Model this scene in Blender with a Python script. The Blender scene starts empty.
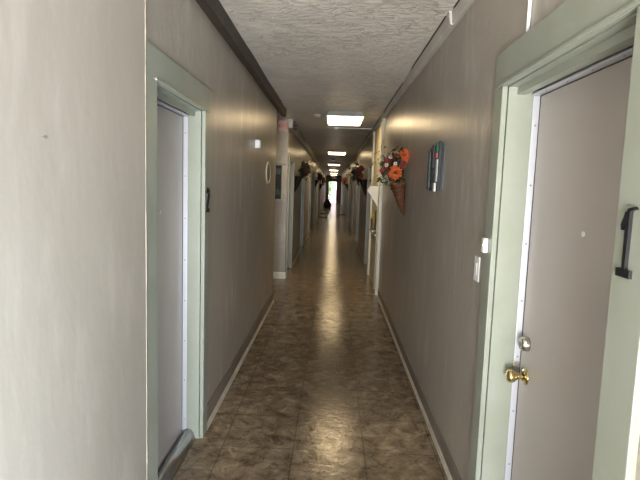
import bpy, bmesh, math, random
from mathutils import Vector, Matrix
random.seed(7)
PI = math.pi
scn = bpy.context.scene
COL = scn.collection

# ------------------------------------------------------------------ materials
def lin(c):
    return tuple(((v/255)/12.92 if v/255 <= .04045 else ((v/255+.055)/1.055)**2.4) for v in c) + (1,)

def mat(name, color, rough=.5, metal=0, color2=None, nscale=6, nstretch=(1,1,1), bump=0, bscale=40,
        bstretch=(1,1,1), spec=.5, bdist=.01, ramp=(.35,.65), detail=4):
    m = bpy.data.materials.new(name); m.use_nodes = True
    nt = m.node_tree; b = nt.nodes['Principled BSDF']
    b.inputs['Base Color'].default_value = color
    b.inputs['Roughness'].default_value = rough
    b.inputs['Metallic'].default_value = metal
    b.inputs['Specular IOR Level'].default_value = spec
    tc = nt.nodes.new('ShaderNodeTexCoord')
    if color2:
        mp = nt.nodes.new('ShaderNodeMapping'); mp.inputs['Scale'].default_value = nstretch
        n = nt.nodes.new('ShaderNodeTexNoise'); n.inputs['Scale'].default_value = nscale
        n.inputs['Detail'].default_value = detail
        r = nt.nodes.new('ShaderNodeValToRGB')
        r.color_ramp.elements[0].position = ramp[0]; r.color_ramp.elements[1].position = ramp[1]
        r.color_ramp.elements[0].color = color; r.color_ramp.elements[1].color = color2
        nt.links.new(tc.outputs['Object'], mp.inputs[0]); nt.links.new(mp.outputs[0], n.inputs['Vector'])
        nt.links.new(n.outputs['Fac'], r.inputs[0]); nt.links.new(r.outputs[0], b.inputs['Base Color'])
    if bump:
        mp = nt.nodes.new('ShaderNodeMapping'); mp.inputs['Scale'].default_value = bstretch
        n = nt.nodes.new('ShaderNodeTexNoise'); n.inputs['Scale'].default_value = bscale
        n.inputs['Detail'].default_value = 3
        bp = nt.nodes.new('ShaderNodeBump'); bp.inputs['Strength'].default_value = bump
        bp.inputs['Distance'].default_value = bdist
        nt.links.new(tc.outputs['Object'], mp.inputs[0]); nt.links.new(mp.outputs[0], n.inputs['Vector'])
        nt.links.new(n.outputs['Fac'], bp.inputs['Height']); nt.links.new(bp.outputs[0], b.inputs['Normal'])
    return m

def emit(name, color, strength):
    m = bpy.data.materials.new(name); m.use_nodes = True
    b = m.node_tree.nodes['Principled BSDF']
    b.inputs['Base Color'].default_value = (.8,.8,.8,1)
    b.inputs['Emission Color'].default_value = color
    b.inputs['Emission Strength'].default_value = strength
    return m

M = {}
def wall_mat(name='taupe_gloss_paint', bmp=.22, rough=.31, scuff=.8):
    m = mat(name, (.355,.325,.28,1), rough, color2=(.315,.286,.243,1), nscale=1.6, nstretch=(1,1,.5),
            bump=bmp, bscale=24, bstretch=(1,1,.45), bdist=.012, spec=.24)
    nt = m.node_tree; b = nt.nodes['Principled BSDF']
    # pale chalky scuffs low on the wall, with a fixed patchy shape
    tc = nt.nodes.new('ShaderNodeTexCoord')
    mp = nt.nodes.new('ShaderNodeMapping'); mp.inputs['Scale'].default_value = (1,3.2,.9)
    n = nt.nodes.new('ShaderNodeTexNoise'); n.inputs['Scale'].default_value = 2.3; n.inputs['Detail'].default_value = 6
    n.inputs['Roughness'].default_value = .6
    r = nt.nodes.new('ShaderNodeValToRGB'); r.color_ramp.elements[0].position = .52; r.color_ramp.elements[1].position = .74
    r.color_ramp.elements[0].color = (0,0,0,1); r.color_ramp.elements[1].color = (scuff,scuff,scuff,1)
    mix = nt.nodes.new('ShaderNodeMix'); mix.data_type = 'RGBA'
    mix.inputs['B'].default_value = (.5,.47,.43,1)
    src = b.inputs['Base Color'].links[0].from_socket
    nt.links.new(tc.outputs['Object'], mp.inputs[0]); nt.links.new(mp.outputs[0], n.inputs['Vector'])
    nt.links.new(n.outputs['Fac'], r.inputs[0]); nt.links.new(r.outputs[0], mix.inputs['Factor'])
    nt.links.new(src, mix.inputs['A']); nt.links.new(mix.outputs['Result'], b.inputs['Base Color'])
    return m
M['wall'] = wall_mat()
M['nearwall'] = wall_mat('taupe_smooth_paint', .12, .36, .35)
M['baseboard'] = mat('brown_vinyl_base', (.20,.175,.145,1), .4, color2=(.15,.13,.105,1), nscale=5)
M['shoe'] = mat('cream_shoe_moulding', (.55,.50,.41,1), .45, color2=(.42,.37,.3,1), nscale=9)
M['whitebase'] = mat('white_baseboard', (.68,.66,.6,1), .45)
M['sage'] = mat('sage_green_gloss_paint', (.275,.295,.25,1), .34, color2=(.245,.265,.215,1), nscale=5, bump=.2, bscale=14,
                bstretch=(1,1,.3), bdist=.004)
M['door'] = mat('greige_door_paint', (.40,.37,.345,1), .38, color2=(.37,.335,.305,1), nscale=2, bump=.12, bscale=20, bdist=.004)
M['strip'] = mat('pale_metal_weatherstrip', (.52,.53,.58,1), .35, .25)
M['screw'] = mat('steel_screw', (.25,.25,.25,1), .4, .8)
M['gap'] = mat('dark_rubber', (.02,.02,.02,1), .7)
M['steel'] = mat('brushed_steel_sill', (.42,.42,.41,1), .28, .9, bump=.2, bscale=60, bstretch=(1,.05,1), bdist=.003)
M['brass'] = mat('polished_brass', (.70,.56,.27,1), .22, 1)
M['nickel'] = mat('satin_nickel', (.55,.52,.46,1), .25, 1)
M['black'] = mat('black_metal', (.012,.012,.014,1), .3, .2)
M['white'] = mat('white_plastic', (.75,.75,.74,1), .35)
M['cream'] = mat('cream_paint', (.60,.565,.44,1), .4, color2=(.54,.5,.38,1), nscale=4, bump=.15, bscale=12, bdist=.004)
M['beam'] = mat('dark_brown_beam', (.045,.036,.026,1), .55, color2=(.03,.024,.018,1), nscale=4, bump=.3, bscale=20, bdist=.01)
M['trimgrey'] = mat('pale_ceiling_trim', (.52,.50,.46,1), .35, color2=(.42,.4,.36,1), nscale=5, bump=.15, bscale=15, bdist=.004)
M['darkwood'] = mat('dark_brown_end_wall', (.035,.024,.018,1), .5)
M['fixture'] = mat('ribbed_fixture_metal', (.55,.55,.53,1), .35, .4, bump=.8, bscale=70, bdist=.01)
M['lens'] = emit('lit_diffuser', (1,.74,.41,1), 13)
M['mat'] = mat('dark_doormat', (.04,.033,.026,1), .9, bump=.5, bscale=90)
M['bag'] = mat('black_plastic_bag', (.008,.008,.009,1), .3, bump=.8, bscale=12, bdist=.03)
M['orange'] = mat('orange_petals', (.60,.115,.02,1), .7, color2=(.38,.055,.012,1), nscale=25)
M['burg'] = mat('burgundy_petals', (.12,.012,.010,1), .6, color2=(.22,.03,.014,1), nscale=25)
M['creamflower'] = mat('cream_petals', (.6,.5,.42,1), .6)
M['centre'] = mat('brown_flower_centre', (.16,.05,.015,1), .7)
M['leaf'] = mat('dark_green_leaves', (.018,.026,.010,1), .6, color2=(.05,.06,.022,1), nscale=18)
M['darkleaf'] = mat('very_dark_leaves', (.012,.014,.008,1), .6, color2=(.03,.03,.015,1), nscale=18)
M['wicker'] = mat('woven_wicker', (.26,.10,.04,1), .5, color2=(.07,.028,.012,1), nscale=14, nstretch=(1,1,6), bump=.6, bscale=50, bstretch=(1,1,5), bdist=.01)
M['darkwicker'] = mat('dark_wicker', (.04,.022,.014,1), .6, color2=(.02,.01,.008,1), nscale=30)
M['paper'] = mat('white_paper', (.82,.80,.73,1), .6)
M['yellow'] = mat('yellow_paper', (.75,.62,.05,1), .6)
M['mirror'] = mat('brown_oval_picture', (.12,.085,.05,1), .35, color2=(.2,.15,.09,1), nscale=14)
M['exitface'] = mat('pale_pink_sign_face', (.5,.36,.32,1), .4)
M['red'] = mat('red_lettering', (.65,.03,.03,1), .5)
M['pinkwire'] = mat('faded_red_wire', (.42,.13,.1,1), .5)
for n, c in dict(a1=(.025,.04,.042), a2=(.008,.01,.011), a3=(.07,.085,.085), a4=(.012,.11,.08), a5=(.30,.04,.06),
                 a6=(.42,.42,.40), a7=(.04,.055,.06)).items():
    M[n] = mat('painted_'+n, c+(1,), .65, color2=tuple(min(1,v*2+.01) for v in c)+(1,), nscale=16, nstretch=(1,3,.6))
M['concrete'] = mat('sunlit_concrete', (.6,.58,.55,1), .8)
M['pink'] = mat('pink_render', (.75,.32,.33,1), .8)
M['bush'] = mat('bright_bush', (.22,.4,.1,1), .8, color2=(.4,.55,.2,1), nscale=6)
M['extwhite'] = mat('pale_exterior_wall', (.8,.78,.74,1), .8)

def ceiling_mat():
    m = mat('skip_trowel_ceiling', (.76,.71,.635,1), .34, color2=(.64,.60,.53,1), nscale=3)
    nt = m.node_tree; b = nt.nodes['Principled BSDF']
    tc = nt.nodes.new('ShaderNodeTexCoord')
    mp = nt.nodes.new('ShaderNodeMapping'); mp.inputs['Scale'].default_value = (.8,1.8,1)
    n = nt.nodes.new('ShaderNodeTexNoise'); n.inputs['Scale'].default_value = 13; n.inputs['Detail'].default_value = 6
    n.inputs['Roughness'].default_value = .6; n.inputs['Distortion'].default_value = 1.2
    r = nt.nodes.new('ShaderNodeValToRGB'); r.color_ramp.elements[0].position = .47; r.color_ramp.elements[1].position = .64
    bp = nt.nodes.new('ShaderNodeBump'); bp.inputs['Strength'].default_value = 1; bp.inputs['Distance'].default_value = .03
    nt.links.new(tc.outputs['Object'], mp.inputs[0]); nt.links.new(mp.outputs[0], n.inputs['Vector'])
    nt.links.new(n.outputs['Fac'], r.inputs[0]); nt.links.new(r.outputs[0], bp.inputs['Height'])
    nt.links.new(bp.outputs[0], b.inputs['Normal'])
    return m
M['ceiling'] = ceiling_mat()

def floor_mat():
    m = bpy.data.materials.new('marbled_vinyl_tile'); m.use_nodes = True
    nt = m.node_tree; b = nt.nodes['Principled BSDF']; L = nt.links.new
    N = nt.nodes.new
    tc = N('ShaderNodeTexCoord')
    # tile grid 0.405 m
    mp = N('ShaderNodeMapping'); mp.inputs['Location'].default_value = (.18,.11,0)
    L(tc.outputs['Object'], mp.inputs[0])
    br = N('ShaderNodeTexBrick'); br.offset = 0; br.inputs['Scale'].default_value = 1
    br.inputs['Brick Width'].default_value = .405; br.inputs['Row Height'].default_value = .405
    br.inputs['Mortar Size'].default_value = .0035; br.inputs['Mortar Smooth'].default_value = .2
    br.inputs['Color1'].default_value = (.92,.92,.92,1); br.inputs['Color2'].default_value = (1.08,1.08,1.08,1)
    br.inputs['Mortar'].default_value = (.5,.5,.5,1)
    L(mp.outputs[0], br.inputs['Vector'])
    n = N('ShaderNodeTexNoise'); n.inputs['Scale'].default_value = 9; n.inputs['Detail'].default_value = 10
    n.inputs['Roughness'].default_value = .72; n.inputs['Distortion'].default_value = .5
    L(tc.outputs['Object'], n.inputs['Vector'])
    r = N('ShaderNodeValToRGB'); cr = r.color_ramp
    cr.elements[0].position = .36; cr.elements[0].color = (.065,.042,.027,1)
    cr.elements[1].position = .68; cr.elements[1].color = (.38,.295,.20,1)
    e = cr.elements.new(.46); e.color = (.165,.12,.078,1)
    e = cr.elements.new(.55); e.color = (.235,.178,.118,1)
    L(n.outputs['Fac'], r.inputs[0])
    # thin dark veins
    n2 = N('ShaderNodeTexNoise'); n2.inputs['Scale'].default_value = 5; n2.inputs['Detail'].default_value = 6
    n2.inputs['Distortion'].default_value = 1.0
    L(tc.outputs['Object'], n2.inputs['Vector'])
    s = N('ShaderNodeMath'); s.operation = 'SUBTRACT'; s.inputs[1].default_value = .5
    a = N('ShaderNodeMath'); a.operation = 'ABSOLUTE'
    L(n2.outputs['Fac'], s.inputs[0]); L(s.outputs[0], a.inputs[0])
    vr = N('ShaderNodeValToRGB'); vr.color_ramp.elements[0].position = 0; vr.color_ramp.elements[1].position = .02
    vr.color_ramp.elements[0].color = (.5,.46,.42,1); vr.color_ramp.elements[1].color = (1,1,1,1)
    L(a.outputs[0], vr.inputs[0])
    m1 = N('ShaderNodeMix'); m1.data_type = 'RGBA'; m1.blend_type = 'MULTIPLY'; m1.inputs['Factor'].default_value = 1
    L(r.outputs[0], m1.inputs['A']); L(vr.outputs[0], m1.inputs['B'])
    m2 = N('ShaderNodeMix'); m2.data_type = 'RGBA'; m2.blend_type = 'MULTIPLY'; m2.inputs['Factor'].default_value = 1
    L(m1.outputs['Result'], m2.inputs['A']); L(br.outputs['Color'], m2.inputs['B'])
    L(m2.outputs['Result'], b.inputs['Base Color'])
    rr = N('ShaderNodeMapRange'); rr.inputs['From Min'].default_value = .35; rr.inputs['From Max'].default_value = .65
    rr.inputs['To Min'].default_value = .24; rr.inputs['To Max'].default_value = .09
    L(n.outputs['Fac'], rr.inputs['Value']); L(rr.outputs[0], b.inputs['Roughness'])
    b.inputs['Specular IOR Level'].default_value = .25
    bp = N('ShaderNodeBump'); bp.inputs['Strength'].default_value = .3; bp.inputs['Distance'].default_value = .005
    n3 = N('ShaderNodeTexNoise'); n3.inputs['Scale'].default_value = 30; n3.inputs['Detail'].default_value = 6
    L(tc.outputs['Object'], n3.inputs['Vector'])
    L(n3.outputs['Fac'], bp.inputs['Height']); L(bp.outputs[0], b.inputs['Normal'])
    return m
M['floor'] = floor_mat()

# ------------------------------------------------------------------ helpers
def box(bm, x0, x1, y0, y1, z0, z1, bev=0):
    vs = [bm.verts.new((x, y, z)) for x in (x0, x1) for y in (y0, y1) for z in (z0, z1)]
    fs = [(0,1,3,2), (4,6,7,5), (0,4,5,1), (2,3,7,6), (0,2,6,4), (1,5,7,3)]
    faces = [bm.faces.new([vs[i] for i in f]) for f in fs]
    if bev:
        es = list({e for f in faces for e in f.edges})
        bmesh.ops.bevel(bm, geom=es, offset=bev, segments=2, affect='EDGES', profile=.5)

def lathe(bm, prof, mtx, seg=24):
    """profile of (radius, height) revolved round local Z, placed by mtx"""
    rings = []
    for r, h in prof:
        if r < 1e-6: rings.append([bm.verts.new(mtx @ Vector((0,0,h)))])
        else: rings.append([bm.verts.new(mtx @ Vector((r*math.cos(2*PI*k/seg), r*math.sin(2*PI*k/seg), h))) for k in range(seg)])
    for A, B in zip(rings, rings[1:]):
        for k in range(seg):
            k2 = (k+1) % seg
            if len(A) == 1 and len(B) == 1: continue
            if len(A) == 1: bm.faces.new((A[0], B[k2], B[k]))
            elif len(B) == 1: bm.faces.new((A[k], A[k2], B[0]))
            else: bm.faces.new((A[k], A[k2], B[k2], B[k]))

def tube(bm, pts, rad, seg=10):
    pts = [Vector(p) for p in pts]; rings = []
    for i, p in enumerate(pts):
        d = (pts[min(i+1, len(pts)-1)] - pts[max(i-1, 0)]).normalized()
        q = d.to_track_quat('Z', 'Y')
        r = rad[i] if isinstance(rad, (list, tuple)) else rad
        rings.append([bm.verts.new(p + q @ Vector((r*math.cos(2*PI*k/seg), r*math.sin(2*PI*k/seg), 0))) for k in range(seg)])
    for A, B in zip(rings, rings[1:]):
        for k in range(seg): bm.faces.new((A[k], A[(k+1) % seg], B[(k+1) % seg], B[k]))
    bm.faces.new(rings[0][::-1]); bm.faces.new(rings[-1])

def prism(bm, poly, axis, a0, a1):
    """extrude a 2D polygon along an axis: axis 'y' -> poly is (x,z); 'x' -> (y,z); 'z' -> (x,y)"""
    def P(u, v, a):
        return {'y': (u, a, v), 'x': (a, u, v), 'z': (u, v, a)}[axis]
    A = [bm.verts.new(P(u, v, a0)) for u, v in poly]; B = [bm.verts.new(P(u, v, a1)) for u, v in poly]
    n = len(poly)
    for k in range(n): bm.faces.new((A[k], A[(k+1) % n], B[(k+1) % n], B[k]))
    bm.faces.new(A[::-1]); bm.faces.new(B)

def obj(name, bm, m, parent=None, smooth=False):
    bmesh.ops.recalc_face_normals(bm, faces=bm.faces)
    me = bpy.data.meshes.new(name); bm.to_mesh(me); bm.free()
    me.materials.append(m)
    if smooth:
        for p in me.polygons: p.use_smooth = True
    o = bpy.data.objects.new(name, me); COL.objects.link(o); o.parent = parent
    return o

def tag(o, label=None, cat=None, group=None, kind=None):
    if label: o['label'] = label
    if cat: o['category'] = cat
    if group: o['group'] = group
    if kind: o['kind'] = kind
    return o

def thing(name, label=None, cat=None, loc=(0,0,0), rz=0, group=None, kind=None):
    o = bpy.data.objects.new(name, None); COL.objects.link(o)
    o.location = loc; o.rotation_euler = (0,0,rz); o.empty_display_size = .1
    return tag(o, label, cat, group, kind)

def rehome(o, loc):
    """put a mesh's origin at loc"""
    o.data.transform(Matrix.Translation(-Vector(loc))); o.location = loc
    return o

def B(): return bmesh.new()

def bb(name, m, parent, *dims, bev=0):
    bm = B(); box(bm, *dims, bev=bev); return obj(name, bm, m, parent)

def copy_tree(o, parent=None):
    c = o.copy(); COL.objects.link(c); c.parent = parent
    for ch in [x for x in KIDS.get(o.name, [])]:
        copy_tree(ch, c)
    return c
KIDS = {}
def index_kids():
    KIDS.clear()
    for o in bpy.data.objects:
        if o.parent: KIDS.setdefault(o.parent.name, []).append(o)

# ------------------------------------------------------------------ layout numbers
XL, XR = -.74, .672          # wall faces
H = 2.52                     # ceiling
YB, YE = -2.3, 46.0          # ends of the hall
DH = 1.89                    # door head
PASS0, PASS1 = 6.36, 7.95    # side passage on the left
WT = .15

# door openings (centre, half width)
left_doors  = [(2.42,.38)] + [(y,.42) for y in (8.62, 12.05, 15.5, 19.3, 23.1, 27.2, 31.0, 35.0, 39.0, 43.2)]
right_doors = [(1.61,.44)] + [(y,.42) for y in (9.45, 13.5, 17.2, 21.0, 25.0, 29.0, 33.0, 37.0, 41.0)]
JT = .022                    # jamb board thickness

def holes(ds, dh): return [(c-h-JT, c+h+JT, dh+JT) for c, h in ds]

def wall(name, x0, x1, y0, y1, hs, m='wall'):
    bm = B(); y = y0
    for a, b_, zt in sorted(hs):
        if b_ < y0 or a > y1: continue
        box(bm, x0, x1, y, a, 0, H); box(bm, x0, x1, a, b_, zt, H); y = b_
    box(bm, x0, x1, y, y1, 0, H)
    o = obj(name, bm, M[m]); o['kind'] = 'structure'; return o

NEAR_DH_R = 1.915
hl = holes(left_doors, DH)
hr = [(-1.5, 0.1, 2.1)] + [(1.61-.44-JT, 1.61+.44+JT, NEAR_DH_R+JT)] + holes(right_doors[1:], DH)
# left wall: near stretch stands 2 cm proud, ends just before the first door
wall('wall_left', XL-WT, XL+.024, YB, 1.905, [], 'nearwall')
wall('wall_left', XL-WT, XL, 1.905, PASS0, hl[:1])
wall('wall_left', XL-WT, XL, PASS1, YE, hl[1:])
wall('wall_right', XR, XR+WT, YB, YE, hr)
# side passage
bm = B(); box(bm, -2.6, XL-WT, PASS1, PASS1+.15, 0, H); o = obj('wall_passage_far', bm, M['wall']); o['kind'] = 'structure'
bm = B(); box(bm, -2.6, XL-WT, PASS0-.15, PASS0, 0, H); o = obj('wall_passage_near', bm, M['wall']); o['kind'] = 'structure'
bm = B(); box(bm, -2.75, -2.6, PASS0-.15, PASS1+.15, 0, H); o = obj('wall_passage_end', bm, M['wall']); o['kind'] = 'structure'
# hall floor and ceiling
def slab(name, m, z0, z1):
    bm = B()
    box(bm, XL-WT, XR+WT, YB-.15, YE+.15, z0, z1)
    box(bm, -2.75, XL-WT, PASS0-.15, PASS1+.15, z0, z1)
    o = obj(name, bm, m); o['kind'] = 'structure'; return o
slab('floor', M['floor'], -.1, 0); slab('ceiling', M['ceiling'], H, H+.12)

# end wall far away with an open doorway
bm = B()
box(bm, XL, -.486, YE, YE+.12, 0, H); box(bm, .23, XR, YE, YE+.12, 0, H); box(bm, -.486, .23, YE, YE+.12, 1.93, H)
o = obj('wall_far', bm, M['darkwood']); o['kind'] = 'structure'
# end wall behind the camera with the open street doorway
bm = B()
box(bm, XL-.0, -.55, YB-.12, YB, 0, H); box(bm, .5, XR, YB-.12, YB, 0, H); box(bm, -.55, .5, YB-.12, YB, 2.05, H)
o = obj('wall_back', bm, M['wall']); o['kind'] = 'structure'

# seam of the proud wall: pale chipped paint bead, with the edge highlight put into its colour
bm = B(); random.seed(3)
z = .0
while z < H-.02:
    dz = random.uniform(.05,.22); t = random.uniform(.0008,.004)
    box(bm, XL+.022, XL+.0245+t*.4, 1.904, 1.9055+t, z, min(H, z+dz)); z += dz
o = obj('trim_1', bm, M['shoe']); o['kind'] = 'structure'

# ------------------------------------------------------------------ baseboards
def baseboard(name, side, spans):
    bm = B(); bs = B()
    for a, b_ in spans:
        if side > 0:
            box(bm, XR-.008, XR, a, b_, 0, .105); prism(bs, [(XR-.008,0),(XR-.008,.022),(XR-.014,.018),(XR-.022,0)], 'y', a, b_)
        else:
            box(bm, XL, XL+.008, a, b_, 0, .13); prism(bs, [(XL+.008,0),(XL+.008,.026),(XL+.014,.02),(XL+.024,0)], 'y', a, b_)
    o = obj(name, bm, M['baseboard']); o['kind'] = 'structure'
    o2 = obj('shoe_moulding', bs, M['shoe'], o)
    return o
CW = .10
def spans(y0, y1, ds, cw):
    out = []; y = y0
    for c, h in ds:
        if c < y0 or c > y1: continue
        out.append((y, c-h-cw)); y = c+h+cw
    out.append((y, y1)); return [s for s in out if s[1] > s[0]+.01]
baseboard('baseboard_left', -1, spans(2.42, PASS0, [(2.42,.38)], .1))
bl = baseboard('baseboard_left', -1, spans(PASS1+.02, YE, left_doors[1:], .085))
baseboard('baseboard_right', 1, [(YB,-1.5),(.1,1.04),(2.15,6.95)] + spans(8.62, YE, right_doors[1:], .085))
# left near stretch
bm = B(); box(bm, XL+.024, XL+.032, YB, 1.90, 0, .13); o = obj('baseboard_left', bm, M['baseboard']); o['kind']='structure'
bm = B(); box(bm, -2.6, XL+.012, PASS1-.012, PASS1, 0, .105, bev=.003); box(bm, XL, XL+.012, PASS1-.01, PASS1+.09, 0, .105)
o = obj('baseboard_passage', bm, M['whitebase']); o['kind']='structure'

# ------------------------------------------------------------------ beams / ceiling trims
def trim(name, m, poly, y0, y1, wob=0):
    bm = B(); prism(bm, poly, 'y', y0, y1)
    o = obj(name, bm, m); o['kind'] = 'structure'; return o
# dark beam on the left with a slightly uneven face
bm = B(); random.seed(11)
ys = [YB + i*(6.95-YB)/26 for i in range(27)]
rings = []
for y in ys:
    w = random.uniform(-.004,.004); d = random.uniform(-.003,.003)
    rings.append([bm.verts.new(p) for p in ((XL,y,H),(XL,y,2.418+d),(XL+.047+w,y,2.416+d),(XL+.054+w,y,2.422+d),(XL+.056+w,y,H))])
for A, C in zip(rings, rings[1:]):
    for k in range(5): bm.faces.new((A[k], A[(k+1)%5], C[(k+1)%5], C[k]))
bm.faces.new(rings[0]); bm.faces.new(rings[-1][::-1])
o = obj('trim_2', bm, M['beam']); o['kind'] = 'structure'
# pale flat board on the right, in lengths; shadow gap on the inner edge added as a dark strip
xe = [(.645,YB,3.02),(.632,3.02,4.5),(.640,4.5,7.0),(.642,7.0,13),(.643,13,46)]
for i, (xi, y0, y1) in enumerate(xe):
    trim('trim_%d' % (3+i), M['trimgrey'], [(XR,H),(XR,2.448),(xi+.008,2.444),(xi,2.452),(xi-.008,H)], y0, y1)
bm = B()
for (x, y0, y1) in [(.627,YB,2.95),(.614,3.1,4.4),(.622,5.0,6.9),(.625,7.4,30)]:
    box(bm, x+.004, x+.010, y0, y1, H-.008, H-.001)
o = obj('trim_8', bm, M['beam']); o['kind'] = 'structure'
# left trim beyond the passage
trim('trim_9', M['trimgrey'], [(XL,H),(XL,2.39),(XL+.045,2.385),(XL+.06,2.40),(XL+.065,H)], PASS1+.01, YE)

# ------------------------------------------------------------------ doors
CASE = .022
def make_door(name, side, c, h, dh, near=False, cwf=.085, cwn=.085, hh=.13, knob=None, paint=None, recess=.12):
    """local frame: +y out of the wall into the hall, x along the wall, z up"""
    wx = XR if side > 0 else XL
    t = thing(name, None, None, (wx, c, 0), PI/2 if side > 0 else -PI/2, kind='structure')
    f = 1 if side > 0 else -1         # local x of the far side = +f
    sg = M['sage']
    # casings; local x sign
    def cas(xa, xb, z0, z1, nm):
        bm = B(); box(bm, min(xa,xb), max(xa,xb), .0005, CASE, z0, z1, bev=.003); obj(nm, bm, sg, t)
    cas(f*h, f*(h+cwf), 0, dh, 'casing'); cas(-f*h, -f*(h+cwn), 0, dh, 'casing')
    cas(-f*(h+cwn), f*(h+cwf), dh, dh+hh, 'head_casing')
    # jamb boards lining the opening, with a stop
    g = .004
    for s in (-1, 1):
        bm = B(); box(bm, s*(h-g) if s > 0 else -(h+JT), (h+JT) if s > 0 else -(h-g), -WT, -.002, 0, dh-g)
        obj('jamb', bm, sg, t)
    bb('head_jamb', sg, t, -h-JT, h+JT, -WT, -.002, dh-g, dh+JT)
    # door slab
    pm = paint or M['door']
    dp = bb('door_panel', pm, t, -h+g+.001, h-g-.001, -recess-.028, -recess, .012, dh-g-.003)
    if near:
        # lip under the head casing
        bm = B(); box(bm, -h-.03, h+.03, CASE, CASE+.009, dh+.001, dh+.012, bev=.002)
        obj('drip_lip', bm, sg, t)
        bb('head_stop', sg, t, -h+g, h-g, -recess+.055, -.035, dh-.032, dh-g-.0005)
        # weatherstrip metal down the far jamb, near jamb and head
        def strip(a):
            bm = B()
            box(bm, *a, bev=.002); return obj('weatherstrip', bm, M['strip'], t)
        w = .026
        s1 = strip((min(f*(h-g-.006),f*(h-g)), max(f*(h-g-.006),f*(h-g)), -recess+.001, -recess+w, .01, dh-.035))
        s2 = strip((min(-f*(h-g-.006),-f*(h-g)), max(-f*(h-g-.006),-f*(h-g)), -recess+.001, -recess+w, .01, dh-.035))
        s3 = strip((-h+g+.006, h-g-.006, -recess+.001, -recess+w+.008, dh-.034, dh-.028))
        for k in range(8):
            z = .12 + k*.235
            bm = B(); m4 = Matrix.Translation((f*(h-g-.0062), -recess+.013, z)) @ Matrix.Rotation(-f*PI/2, 4, 'Y')
            lathe(bm, [(.0001,.0012),(.0032,.001),(.0042,-.0005)], m4, 10); obj('screw', bm, M['screw'], s1)
        for k in range(5):
            x = -h+.1 + k*(2*h-.2)/4
            bm = B(); m4 = Matrix.Translation((x, -recess+.017, dh-.0342)) @ Matrix.Rotation(PI, 4, 'X')
            lathe(bm, [(.0001,.0012),(.0032,.001),(.0042,-.0005)], m4, 10); obj('screw', bm, M['screw'], s3)
        # dark gap line
        bm = B(); x = f*(h-g-.0065)
        box(bm, min(x, x-f*.0035), max(x, x-f*.0035), -recess, -recess+.0015, .01, dh-.036)
        box(bm, -h+.01, h-.01, -recess, -recess+.0015, dh-.038, dh-.0345)
        obj('door_gap', bm, M['gap'], t)
        # peephole
        bm = B(); m4 = Matrix.Translation((0.0, -recess, 1.376 if side > 0 else 1.349)) @ Matrix.Rotation(-PI/2, 4, 'X')
        lathe(bm, [(.009,0),(.009,.003),(.006,.005),(.004,.003),(0,.003)], m4, 16); obj('peephole', bm, M['whitebase'], dp, True)
        # sill
        bm = B()
        prism(bm, [(-recess-.028,0),(-recess-.028,.012),(-recess+.004,.014),(-recess+.012,.05),(-recess+.03,.062),(-recess+.052,.055),(-recess+.07,.03),(-recess+.078,0)] if side < 0 else
              [(-WT,0),(-WT,.011),(-.02,.011),(.0,.004),(.01,0)], 'x', -h+.002, h-.002)
        sl = obj('sill', bm, M['steel'], t, True)
    else:
        bb('sill', M['gap'], t, -h+g, h-g, -WT, -.03, 0, .010)
    if knob is not None:
        z = knob; kx = (h-.07)*f if side > 0 else (h-.07)*(-f)
        if near:
            kx = f*(h-.075) if side > 0 else -f*(h-.075)
        m4 = Matrix.Translation((kx, -recess, z)) @ Matrix.Rotation(-PI/2, 4, 'X')
        bm = B(); lathe(bm, [(.0,0),(.034,0),(.034,.003),(.026,.008),(.016,.011)], m4); ro = obj('knob_rosette', bm, M['brass'], dp, True)
        bm = B(); lathe(bm, [(.011,.008),(.010,.030),(.013,.036),(.022,.044),(.0265,.056),(.0265,.064),(.022,.072),(.011,.076),(0,.077)], m4)
        obj('door_knob', bm, M['brass'], dp, True)
        m4 = Matrix.Translation((kx, -recess, z+.135)) @ Matrix.Rotation(-PI/2, 4, 'X')
        bm = B(); lathe(bm, [(.0,0),(.029,0),(.030,.006),(.0265,.026),(.022,.030),(.0,.030)], m4); db = obj('deadbolt', bm, M['nickel'], dp, True)
        if near and side > 0:
            bm = B(); box(bm, kx-.0025, kx+.0025, -recess+.0295, -recess+.0312, z+.127, z+.143); obj('keyway', bm, M['gap'], db)
            bb('strike_plate', M['steel'], t, min(f*(h-g-.0065),f*(h-g-.009)), max(f*(h-g-.0065),f*(h-g-.009)), -recess+.003, -recess+.03, z-.04, z+.04)
    return t

make_door('door_1', 1, 1.61, .44, NEAR_DH_R, near=True, cwf=.10, cwn=.13, hh=.142, knob=.765, recess=.125)
make_door('door_2', -1, 2.42, .38, DH, near=True, cwf=.10, cwn=.133, hh=.13, knob=.86, recess=.10)
n = 3
for c, h in left_doors[1:]:
    make_door('door_%d' % n, -1, c, h, DH, knob=.9); n += 1
for c, h in right_doors[1:]:
    make_door('door_%d' % n, 1, c, h, DH, knob=.9); n += 1

# ------------------------------------------------------------------ numerals, switch, bell
# black "1" on the near casing of the right door; "2" on the far casing of the left door
def numeral_one():
    t = B()
    x = XR-CASE
    def P(poly, d0=.002, d1=.008):
        prism(t, poly, 'x', x-d1, x-d0+.0022)
    yc = 1.113
    P([(yc+.006,1.338),(yc+.008,1.460),(yc+.002,1.474),(yc-.007,1.474),(yc-.006,1.338)])
    P([(yc+.010,1.466),(yc+.024,1.437),(yc+.021,1.425),(yc+.008,1.440)])
    P([(yc+.027,1.322),(yc+.027,1.340),(yc-.024,1.340),(yc-.024,1.322)])
    P([(yc-.002,1.474),(yc-.020,1.478),(yc-.026,1.472),(yc-.02,1.474),(yc-.008,1.468)])
    o = obj('house_number', t, M['black']); rehome(o, (x, yc, 1.322))
    tag(o, 'black metal numeral 1 screwed to the near frame of the right door', 'door number')
numeral_one()
bm = B(); pts = []
yc, x = 2.853, XL+CASE+.004
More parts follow.
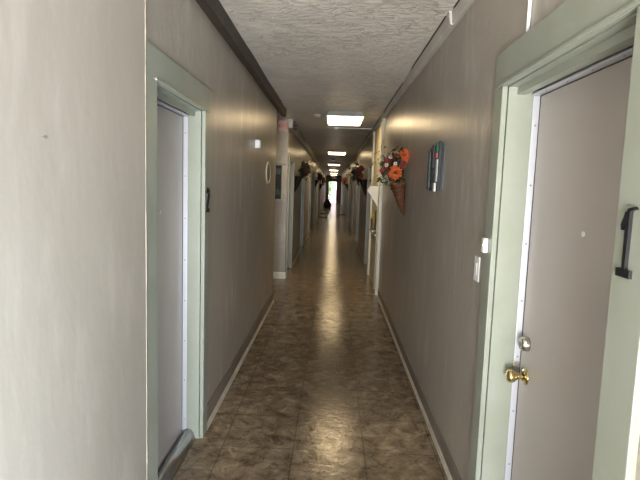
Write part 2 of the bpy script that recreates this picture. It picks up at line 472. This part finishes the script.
for k in range(13):
    a = PI*.95 - k*PI*1.28/12
    pts.append((x, yc + .024*math.cos(a)*-1*-1, 1.436 + .024*math.sin(a)))
# mirrored so it reads correctly from the hall (viewer's right is +y on the left wall)
pts += [(x, yc-.004, 1.385), (x, yc-.018, 1.362), (x, yc-.026, 1.342)]
tube(bm, pts, [.012]*len(pts), 8)
tube(bm, [(x, yc-.03, 1.341), (x, yc-.01, 1.346), (x, yc+.012, 1.339), (x, yc+.028, 1.348)], [.010,.013,.013,.009], 8)
for v in bm.verts: v.co.x = x + (v.co.x-x)*.5
o = obj('house_number', bm, M['black'], None, True); rehome(o, (x, yc, 1.335))
tag(o, 'black metal numeral 2 on the far frame of the left door', 'door number')

t = thing('light_switch', 'white rocker light switch on the right wall below the doorbell', 'light switch', (XR, 2.30, 1.09))
bb('switch_plate', M['white'], t, -.006, 0, -.036, .036, 0, .115, bev=.002)
bb('rocker', M['white'], t, -.0085, -.0058, -.012, .012, .03, .085, bev=.001)
t = thing('doorbell', 'small white doorbell push on the green frame of the right door', 'doorbell', (XR-CASE, 2.11, 1.245))
bb('bell_housing', M['white'], t, -.020, 0, -.016, .016, 0, .062, bev=.005)
bm = B(); lathe(bm, [(.008,0),(.008,.002),(.006,.003),(0,.003)], Matrix.Translation((-.0195,0,.031)) @ Matrix.Rotation(-PI/2,4,'Y'), 14)
obj('push_button', bm, M['cream'], t, True)

# white conduit from ceiling to head casing of right door
bm = B(); tube(bm, [(XR-.007, 1.865, NEAR_DH_R+.143), (XR-.007, 1.865, 2.43)], .0065, 8)
o = obj('conduit', bm, M['white'], None, True); rehome(o, (XR-.007,1.865,NEAR_DH_R+.143))
tag(o, 'thin white vertical conduit on the right wall above the near door frame', 'conduit')

# ------------------------------------------------------------------ thermostat, oval picture, notice board, exit sign
t = thing('thermostat', 'small white box mounted high on the left wall before the oval frame', 'thermostat', (XL-.002, 4.72, 1.83))
bb('thermostat_body', M['white'], t, 0, .045, -.035, .035, 0, .075, bev=.004)
bb('lower_cap', M['fixture'], t, .045, .048, -.02, .02, .015, .05)
bm = B(); lathe(bm, [(.0,.010),(.004,.009),(.0045,.007),(.0015,.006),(.0015,-.004)], Matrix.Rotation(PI/2,4,'Y'), 12)
o = obj('nail', bm, M['screw'], None, True); o.location = (XL+.024, 1.231, 1.597)
tag(o, 'small dark nail in the bare pale wall left of the near left door', 'nail')
t = thing('oval_picture', 'cream oval framed picture hanging on the left wall', 'picture', (XL, 5.60, 1.50))
def oval(bm, a, b_, x0, x1, inner=None, seg=32):
    def ring(a, b_, x): return [bm.verts.new((x, a*math.cos(2*PI*k/seg), .125+b_*math.sin(2*PI*k/seg))) for k in range(seg)]
    if inner is None:
        A, C = ring(a, b_, x0), ring(a, b_, x1)
        for k in range(seg): bm.faces.new((A[k],A[(k+1)%seg],C[(k+1)%seg],C[k]))
        bm.faces.new(A); bm.faces.new(C[::-1])
    else:
        R4 = [ring(a,b_,x0), ring(a,b_,x1), ring(a-inner*.5,b_-inner*.5,x1+.006), ring(a-inner,b_-inner,x1), ring(a-inner,b_-inner,x0)]
        for i in range(5):
            A, C = R4[i], R4[(i+1)%5]
            for k in range(seg): bm.faces.new((A[k],A[(k+1)%seg],C[(k+1)%seg],C[k]))
bm = B(); oval(bm, .17, .125, .001, .010, .028); obj('oval_frame', bm, M['cream'], t, True)
bm = B(); oval(bm, .145, .10, .002, .009); obj('picture_panel', bm, M['mirror'], t)

t = thing('notice_board', 'dark narrow notice board on the passage wall below the exit sign', 'notice board', (-.90, PASS1, 1.24))
bb('board', M['a2'], t, -.16, .07, -.03, -.001, .03, .58, bev=.003)
for z0 in (0.0, .56): bb('frame_rail', M['nearwall'], t, -.19, .14, -.038, -.001, z0, z0+.035, bev=.003)
bb('frame_stile', M['cream'], t, -.19, -.161, -.038, -.001, .036, .559, bev=.003)
bb('frame_stile', M['nearwall'], t, .071, .085, -.034, -.001, .036, .559, bev=.003)
for k, (z, c) in enumerate([(.42,'a7'),(.25,'a2'),(.10,'a1')]):
    bb('notice', M[c], t, -.02, .06, -.032, -.0302, z, z+.09)

def text_mesh(s, size, depth, m, name, parent, mtx):
    cu = bpy.data.curves.new('t', 'FONT'); cu.body = s; cu.size = size; cu.extrude = depth
    cu.align_x = 'CENTER'; cu.align_y = 'CENTER'
    tmp = bpy.data.objects.new('t', cu); COL.objects.link(tmp)
    dg = bpy.context.evaluated_depsgraph_get()
    me = bpy.data.meshes.new_from_object(tmp.evaluated_get(dg))
    bpy.data.objects.remove(tmp); me.transform(mtx); me.materials.clear(); me.materials.append(m)
    o = bpy.data.objects.new(name, me); COL.objects.link(o); o.parent = parent; return o
def exit_sign(label, loc, w=.20, h=.12, ts=.085):
    t = thing('exit_sign', label, 'exit sign', loc)
    bb('sign_box', M['exitface'], t, -w/2, w/2, -.035, 0, 0, h, bev=.004)
    text_mesh('EXIT', ts, .002, M['red'], 'lettering', t, Matrix.Translation((0,-.037,h/2)) @ Matrix.Rotation(PI/2,4,'X'))
    return t
t0 = exit_sign('faded pale exit sign with red letters high on the passage wall', (-.825, PASS1-.001, 2.32), .14, .17, .068)
bm = B()
tube(bm, [(-.10,-.012,.12),(-.085,-.02,.165),(-.045,-.025,.183),(.03,-.025,.18),(.075,-.02,.13),(.08,-.015,.04)], .008, 8)
obj('supply_wire', bm, M['pinkwire'], t0, True)
t = exit_sign('small red exit sign above the open doorway at the far end', (0.0, YE-.001, 2.2), .4, .2, .15)
# small black camera on the ceiling at the passage corner
t = thing('security_camera', 'small black camera under the ceiling at the passage corner', 'camera', (-.66, 8.15, 2.425))
bb('camera_body', M['black'], t, -.035, .035, -.05, .05, -.045, .03, bev=.01)
bb('mount', M['black'], t, -.012, .012, -.012, .012, .03, .095)
bm = B(); lathe(bm, [(.018,0),(.02,.012),(0,.012)], Matrix.Translation((0,-.05,-.008)) @ Matrix.Rotation(PI/2,4,'X'), 14); obj('lens', bm, M['gap'], t, True)

# smoke detectors
def detector(label, loc, m, r=.055):
    t = thing('smoke_detector', label, 'smoke detector', loc)
    bm = B(); lathe(bm, [(r*1.1,0),(r*1.1,-.008),(r,-.01),(r*.94,-.028),(r*.7,-.036),(0,-.037)], Matrix.Identity(4), 28); obj('detector_body', bm, m, t, True)
    bm = B(); lathe(bm, [(.012,-.036),(.012,-.039),(0,-.039)], Matrix.Identity(4), 14); obj('test_button', bm, m, t)
detector('pale round smoke detector on the ceiling left of the nearest light', (-.27, 7.4, H), M['trimgrey'])
detector('dark round smoke detector between the second and third ceiling lights', (-.06, 18.9, H), M['black'], .07)
# junction box with conduit across the ceiling
t = thing('ceiling_conduit', 'thin white conduit crossing the ceiling behind the nearest light', 'conduit', (.0, 8.75, H))
bb('junction_box', M['white'], t, -.03, .03, -.03, .03, -.05, 0, bev=.004)
bm = B(); tube(bm, [(.03,0,-.02),(.62,0,-.02)], .011, 8); obj('conduit_run', bm, M['white'], t, True)
bm = B(); tube(bm, [(-.03,0.02,-.012),(-.16,0.02,-.012)], .006, 8); obj('conduit_stub', bm, M['white'], t, True)

# ------------------------------------------------------------------ ceiling lights
LIGHTS = [(.12,7.42),(.05,14.65),(-.03,22.4),(-.04,30.0),(-.04,37.2),(-.04,43.6)]
place = ['nearest ceiling light, with its ribbed end cap showing', 'second ceiling light from the front, beyond the white conduit',
         'third ceiling light along the hall', 'fourth ceiling light along the hall', 'fifth ceiling light along the hall',
         'last ceiling light, before the far doorway']
def make_light():
    t = thing('ceiling_light', None, 'ceiling light')
    w, l, d = .25, .47, .072
    bm = B()       # sloped metal tray
    def fr(wa, la, z): return [bm.verts.new((sx*wa, sy*la, z)) for sx, sy in ((-1,-1),(1,-1),(1,1),(-1,1))]
    A = fr(w-.03, l-.03, 0); C = fr(w+.01, l+.01, -d+.012); D = fr(w+.01, l+.01, -d); E_ = fr(w-.004, l-.004, -d)
    for P_, Q in ((A,C),(C,D),(D,E_)):
        for k in range(4): bm.faces.new((P_[k],P_[(k+1)%4],Q[(k+1)%4],Q[k]))
    bm.faces.new(A)
    obj('housing', bm, M['fixture'], t)
    bm = B()
    A = [bm.verts.new((sx*(w-.006), sy*(l-.006), -d+.004)) for sx, sy in ((-1,-1),(1,-1),(1,1),(-1,1))]
    C = [bm.verts.new((sx*(w-.02), sy*(l-.02), -d-.010)) for sx, sy in ((-1,-1),(1,-1),(1,1),(-1,1))]
    for k in range(4): bm.faces.new((A[k],A[(k+1)%4],C[(k+1)%4],C[k]))
    bm.faces.new(C)
    obj('diffuser', bm, M['lens'], t)
    return t
L0 = make_light(); index_kids()
for i, (x, y) in enumerate(LIGHTS):
    o = L0 if i == 0 else copy_tree(L0)
    o.location = (x, y, H-.0005)
    o['label'] = 'rectangular white fluorescent ' + place[i]
    o['group'] = 'ceiling lights down the hall'

# ------------------------------------------------------------------ reclaimed strip artwork on right wall
t = thing('wall_art', 'narrow teal and grey painted plank artwork on the right wall', 'wall art', (XR, 3.36, 1.50))
# local: -x out of the wall, y along it
planks = [(.165,.215,.00,.27,.022,'a1'), (.115,.163,.02,.25,.030,'a7'), (.065,.113,.01,.27,.020,'a3'), (.02,.063,.03,.26,.028,'a2'),
          (-.025,.018,.0,.14,.026,'a7'), (-.025,.018,.142,.29,.034,'a2'), (-.075,-.027,-.01,.09,.030,'a1'), (-.075,-.027,.092,.285,.022,'a3'),
          (-.125,-.077,-.01,.045,.036,'a6'), (-.125,-.077,.047,.2,.030,'a7'), (-.125,-.077,.202,.235,.034,'a5'), (-.125,-.077,.237,.30,.028,'a4'),
          (-.175,-.127,-.01,.05,.026,'a2'), (-.175,-.127,.052,.19,.034,'a6'), (-.175,-.127,.192,.30,.024,'a4'), (-.195,-.177,-.01,.30,.03,'a2')]
bb('backing_board', M['black'], t, -.012, 0, -.2, .22, -.005, .285)
for y0, y1, z0, z1, d, c in planks:
    bb('painted_plank', M[c], t, -d, -.0125, y0, y1, z0, z1, bev=.002)

# ------------------------------------------------------------------ cream panelled front on the right
t = thing('wall_panel', 'full-height cream painted board panel on the right wall behind the flower cone', 'wall panel', (XR, 6.96, 0))
bb('board', M['cream'], t, -.012, 0, .03, 1.62, 0, 2.44)
bb('edge_batten', M['cream'], t, -.045, 0, 0, .03, 0, 2.44, bev=.003)
bb('middle_batten', M['cream'], t, -.03, -.0125, .42, .46, 0, 2.44, bev=.003)
bb('far_batten', M['cream'], t, -.045, 0, 1.62, 1.66, 0, 2.44, bev=.003)
bb('ledge', M['cream'], t, -.05, -.0125, .47, 1.6, .79, .815, bev=.003)
# pocket with papers
t = thing('wall_pocket', 'black wall file pocket on the cream panel', 'file pocket', (XR-.0125, 7.62, .86))
bb('pocket_back', M['black'], t, -.012, 0, -.15, .15, 0, .30, bev=.002)
bb('pocket_front', M['black'], t, -.075, -.065, -.15, .15, 0, .18, bev=.002)
bb('pocket_base', M['black'], t, -.0645, -.0125, -.15, .15, 0, .01)
def sheet(label, loc, w, h, tilt, lean, m, name='paper_sheet', curl=.02):
    bm = B(); nx, nz = 8, 8; vs = {}
    for i in range(nx+1):
        for j in range(nz+1):
            u, v = i/nx, j/nz
            vs[i,j] = bm.verts.new((-curl*math.sin(u*PI)*v, (u-.5)*w, v*h))
    for i in range(nx):
        for j in range(nz): bm.faces.new((vs[i,j],vs[i+1,j],vs[i+1,j+1],vs[i,j+1]))
    bmesh.ops.solidify(bm, geom=list(bm.faces), thickness=.0012)
    o = obj(name, bm, m, None, True); o.location = loc; o.rotation_euler = (tilt, -lean, 0)
    return tag(o, label, 'paper')
sheet('yellow flyer standing in the black wall pocket, near edge', (XR-.045, 7.52, .872), .10, .25, .0, .05, M['yellow'])
sheet('yellow leaflet in the black wall pocket, far edge', (XR-.055, 7.72, .872), .09, .20, .0, .05, M['yellow'])
# white sheet sticking out from the panel
bm = B()
prism(bm, [(0,0),(-.155,.235),(-.120,.300),(-.030,.305),(0,.28)], 'y', -.012, .012)
o = obj('paper_bundle', bm, M['paper']); o.location = (XR-.03, 7.33, 1.225)
tag(o, 'folded white paper poking out from the cream panel above the pocket', 'paper')

# ------------------------------------------------------------------ flower cones
def petal(bm, c, q, ang, ln, wd, lift):
    ca, sa = math.cos(ang), math.sin(ang)
    prof = [(.12,.25,0),(.45,1,.5),(.75,.8,.8),(1,.06,.6)]
    prev = None
    for tpos, wf, lf in prof:
        p = []
        for s in (-1,0,1):
            x = tpos*ln; y = s*wd*.5*wf; z = lift*lf*ln + (0 if s else -.12*wd)
            p.append(bm.verts.new(c + q @ Vector((x*ca-y*sa, x*sa+y*ca, z))))
        if prev:
            for k in range(2): bm.faces.new((prev[k],prev[k+1],p[k+1],p[k]))
        prev = p
def flower(parent, c, nrm, r, m, np_=13):
    c = Vector(c); q = Vector(nrm).normalized().to_track_quat('Z','Y')
    bm = B()
    for lay, (rr, lf) in enumerate(((1,.12),(.78,.35),(.5,.7))):
        for k in range(np_ - 2*lay):
            petal(bm, c, q, 2*PI*(k+.5*lay)/(np_-2*lay)+random.uniform(-.1,.1), r*rr*random.uniform(.9,1.05), r*.42, lf)
    fo = obj('flower', bm, m, parent)
    bm = B(); mt = Matrix.Translation(c) @ q.to_matrix().to_4x4()
    lathe(bm, [(r*.18,0),(r*.2,r*.14),(r*.12,r*.22),(0,r*.24)], mt, 12); obj('flower_centre', bm, M['centre'], fo, True)
def leaves(bm, n, cfun, size):
    for _ in range(n):
        c = Vector(cfun()); d = Vector((random.gauss(0,1),random.gauss(0,1)+.3,random.gauss(0,1))).normalized()
        q = d.to_track_quat('Z','Y'); s = size*random.uniform(.6,1.3)
        pts = [(-.0,0,0),(.30,.4,.05),(.22,.75,.03),(0,1.1,-.05),(-.22,.75,.03),(-.30,.4,.05)]
        mid0 = bm.verts.new(c); tip = bm.verts.new(c + q @ Vector((0,-.1,1.1))*s); 
        mid = bm.verts.new(c + q @ Vector((0,.08,.5))*s)
        l = bm.verts.new(c + q @ Vector((.28,0,.5))*s); r = bm.verts.new(c + q @ Vector((-.28,0,.5))*s)
        for v_ in (tip, mid, l, r): v_.co.y = max(v_.co.y, .006)
        bm.faces.new((mid0,l,mid)); bm.faces.new((l,tip,mid)); bm.faces.new((mid0,mid,r)); bm.faces.new((mid,tip,r))
def cone(parent, m, hgt=.31, r=.085):
    bm = B(); seg = 20; rings = []
    for j in range(13):
        v = j/12; rr = r*(.07+.93*v**.85)*(1+.03*(j%2)); z = hgt*v
        rings.append([bm.verts.new((rr*math.cos(2*PI*k/seg), .004+rr*1.0+rr*math.sin(2*PI*k/seg), z)) for k in range(seg)])
    for A, C in zip(rings, rings[1:]):
        for k in range(seg): bm.faces.new((A[k],A[(k+1)%seg],C[(k+1)%seg],C[k]))
    bm.faces.new(rings[0])
    bmesh.ops.solidify(bm, geom=list(bm.faces), thickness=.004)
    co = obj('cone_basket', bm, m, parent, True)
    bm = B(); tube(bm, [(r*1.02*math.cos(2*PI*k/24), .004+r+r*1.02*math.sin(2*PI*k/24), hgt) for k in range(25)], .008, 6)
    obj('basket_rim', bm, m, co, True)
# nearest cone, on the right wall. local x = world +y, local y = out into the hall
random.seed(21)
t = thing('flower_cone', 'wicker cone of orange and burgundy flowers hanging on the right wall beside the cream panel', 'flower arrangement', (XR, 4.74, 1.25), PI/2)
cone(t, M['wicker'], .30, .075)
bm = B(); leaves(bm, 480, lambda: (random.gauss(.0,.06), .04+abs(random.gauss(0,.085)), random.gauss(.45,.07)), .05)
leaves(bm, 40, lambda: (random.gauss(-.0,.06), .17+random.gauss(0,.04), random.gauss(.33,.03)), .05)
obj('foliage', bm, M['leaf'], t)
bm = B()
for k in range(5):
    a0 = Vector((random.uniform(-.05,.05), .12, .36)); e = a0 + Vector((random.uniform(-.12,.05), random.uniform(.08,.2), random.uniform(-.04,.22)))
    tube(bm, [a0, (a0+e)/2 + Vector((0,0,.03)), e], [.002,.0018,.001], 5)
obj('twigs', bm, M['leaf'], t)
F = [((-.10,.115,.395),(-1,.5,.15),.078,'orange'), ((-.07,.035,.555),(-1,.35,.3),.070,'orange'), ((-.05,.215,.41),(-1,.8,.1),.05,'burg'),
     ((-.06,.185,.50),(-1,.6,.5),.048,'burg'), ((-.04,.10,.54),(-.9,.4,.6),.045,'burg'), ((-.10,.05,.47),(-1,.3,.1),.042,'burg'),
     ((.05,.17,.45),(.2,1,.2),.055,'orange'), ((.10,.10,.52),(.6,.7,.4),.05,'burg'), ((.02,.12,.60),(-.1,.5,1),.045,'burg'),
     ((-.10,.20,.46),(-1,.5,.3),.022,'creamflower'), ((-.11,.12,.475),(-1,.3,.3),.022,'creamflower'), ((-.07,.165,.535),(-1,.3,.5),.02,'creamflower'),
     ((-.02,.03,.50),(-1,.2,.3),.04,'orange')]
for c, nr, r, m in F: flower(t, c, nr, r, M[m])
# dangling pale leaves left of the cone top
bm = B(); random.seed(5)
leaves(bm, 16, lambda: (random.gauss(-.06,.03), .20+random.gauss(0,.025), random.gauss(.30,.02)), .05)
obj('pale_leaves', bm, mat('pale_olive_leaves', (.30,.28,.17,1), .6), t)

def far_cone(label, side, y, z, ms, group=None, s=1.0, seed=1, drop=.3):
    random.seed(seed)
    t = thing('flower_cone', label, 'flower arrangement', (XR-.001 if side > 0 else XL+.001, y, z), PI/2 if side > 0 else -PI/2, group)
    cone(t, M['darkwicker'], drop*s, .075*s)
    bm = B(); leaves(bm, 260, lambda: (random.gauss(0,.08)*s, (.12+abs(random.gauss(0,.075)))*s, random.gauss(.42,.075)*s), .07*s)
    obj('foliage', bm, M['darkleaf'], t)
    for k in range(9):
        a = random.uniform(-1,1); sgn = -1 if side > 0 else 1
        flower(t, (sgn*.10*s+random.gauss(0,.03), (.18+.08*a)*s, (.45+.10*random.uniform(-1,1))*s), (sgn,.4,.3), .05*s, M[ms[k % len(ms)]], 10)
    return t
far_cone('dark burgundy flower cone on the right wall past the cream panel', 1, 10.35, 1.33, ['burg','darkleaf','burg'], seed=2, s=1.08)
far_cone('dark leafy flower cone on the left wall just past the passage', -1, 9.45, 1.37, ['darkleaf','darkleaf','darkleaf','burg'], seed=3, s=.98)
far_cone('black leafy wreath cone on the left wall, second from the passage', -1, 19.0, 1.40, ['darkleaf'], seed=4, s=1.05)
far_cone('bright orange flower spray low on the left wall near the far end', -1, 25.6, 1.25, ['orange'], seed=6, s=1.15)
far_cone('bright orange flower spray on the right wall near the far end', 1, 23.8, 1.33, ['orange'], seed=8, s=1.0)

# ------------------------------------------------------------------ mats, bag
def doormat(label, x0, x1, y0, y1):
    t = thing('doormat', label, 'doormat', ((x0+x1)/2, (y0+y1)/2, 0), group=None)
    w, l = (x1-x0)/2, (y1-y0)/2
    bb('pile', M['mat'], t, -w, w, -l, l, .0005, .014, bev=.004)
    bb('border', M['gap'], t, -w-.02, w+.02, -l-.02, l+.02, .0003, .006)
doormat('dark doormat on the left, nearer of the pair', XL+.05, -.28, 23.9, 24.7)
doormat('dark doormat on the left, farther of the pair', XL+.05, -.22, 27.0, 27.9)
doormat('dark doormat along the right wall', .25, XR-.05, 26.6, 27.4)
random.seed(9)
t = thing('rubbish_bag', 'black bag slumped on the floor by the left wall near the far doorway', 'bag', (-.42, 35.0, 0))
bm = B()
prof = [(0,0),(.20,.0),(.26,.06),(.28,.18),(.25,.34),(.18,.48),(.10,.58),(.05,.64),(.06,.70),(.09,.76),(0,.74)]
lathe(bm, prof, Matrix.Identity(4), 28)
for v in bm.verts:
    a = math.atan2(v.co.y, v.co.x); k = 1+.06*math.sin(5*a+v.co.z*9)+.04*math.sin(11*a)
    v.co.x *= k; v.co.y *= k
obj('bag_body', bm, M['bag'], t, True)
bm = B(); tube(bm, [(.062*math.cos(2*PI*k/16), .062*math.sin(2*PI*k/16), .635) for k in range(17)], .014, 8); obj('tie', bm, M['white'], t, True)

# ------------------------------------------------------------------ outdoors beyond the far doorway
bm = B(); box(bm, -12, 12, YE+.15, YE+26, -.12, -.02); o = obj('ground', bm, M['concrete']); o['kind'] = 'structure'
bm = B(); box(bm, -12, 12, YB-12, YB-.15, -.12, -.02); o = obj('ground', bm, M['concrete']); o['kind'] = 'structure'
t = thing('garden_wall', 'low pink rendered wall outside the far doorway', 'wall', (.1, YE+9, -.02))
bb('wall_body', M['pink'], t, -.35, 1.6, -.12, .12, 0, 1.1); bb('coping', M['extwhite'], t, -.4, 1.65, -.16, .16, 1.1, 1.18)
random.seed(12)
t = thing('bush', 'bright green bush outside the far doorway', 'bush', (-.75, YE+11, -.02))
bm = B(); leaves(bm, 900, lambda: (random.gauss(0,.42), random.gauss(0,.42), abs(random.gauss(1.2,.6))), .22); obj('foliage', bm, M['bush'], t)
bm = B(); tube(bm, [(0,0,0),(0.03,0,.6),(0,.02,1.3)], [.06,.05,.03], 8); obj('trunk', bm, M['darkwicker'], t, True)
t = thing('building', 'pale building across the yard beyond the far doorway', 'building', (0, YE+22, -.02))
bb('facade', M['extwhite'], t, -6, 6, 0, 4, 0, 3.4); bb('roof', M['trimgrey'], t, -6.3, 6.3, -.3, 4.3, 3.4, 3.6)

# ------------------------------------------------------------------ light
w = bpy.data.worlds.new('sky'); scn.world = w; w.use_nodes = True
bg = w.node_tree.nodes['Background']; bg.inputs[0].default_value = (.80,.88,1,1); bg.inputs[1].default_value = 3.0
def area(name, loc, rot, sx, sy, power, color):
    l = bpy.data.lights.new(name, 'AREA'); l.shape = 'RECTANGLE'; l.size = sx; l.size_y = sy
    l.energy = power; l.color = color
    o = bpy.data.objects.new(name, l); COL.objects.link(o); o.location = loc; o.rotation_euler = rot
    return o
# daylight through the open street doorway behind the viewer
area('doorway_sun_bounce', (-.02, YB+.3, .6), (PI/2+1.1,0,0), 1.0, 1.1, 330, (1,.90,.76))
area('doorway_daylight', (-.02, YB-.02, .75), (PI/2,0,0), 1.0, 1.4, 135, (.64,.81,1))
# and through the wide side opening in the right wall, also behind the viewer
area('side_daylight', (XR+WT-.01, -.7, .55), (PI/2,0,PI/2), 1.5, .95, 125, (.64,.80,1))
s = bpy.data.lights.new('sun', 'SUN'); s.energy = 4; s.angle = .02; s.color = (1,.95,.88)
so = bpy.data.objects.new('sun', s); COL.objects.link(so); so.rotation_euler = (R_ := math.radians(35), math.radians(20), 0)

# ------------------------------------------------------------------ camera
cam = bpy.data.cameras.new('camera'); co = bpy.data.objects.new('camera', cam); COL.objects.link(co)
rt = Vector((0.99907195, 0.02761775, 0.03305307)); up = Vector((-0.03580222, 0.10583265, 0.99373923)); fw = Vector((-0.02394674, 0.99400036, -0.1067232))
m = Matrix((rt, up, -fw)).transposed().to_4x4(); m.translation = (0,0,1.5); co.matrix_world = m
cam.sensor_width = 36; cam.lens = 502.5375/640*36; cam.clip_start = .05; cam.clip_end = 300
scn.camera = co
scn.view_settings.view_transform = 'Standard'; scn.view_settings.look = 'None'
scn.view_settings.gamma = 1; scn.view_settings.use_curve_mapping = False
scn.view_settings.exposure = .12
scn.cycles.max_bounces = 10; scn.cycles.diffuse_bounces = 6; scn.cycles.glossy_bounces = 4
scn.cycles.sample_clamp_indirect = 8
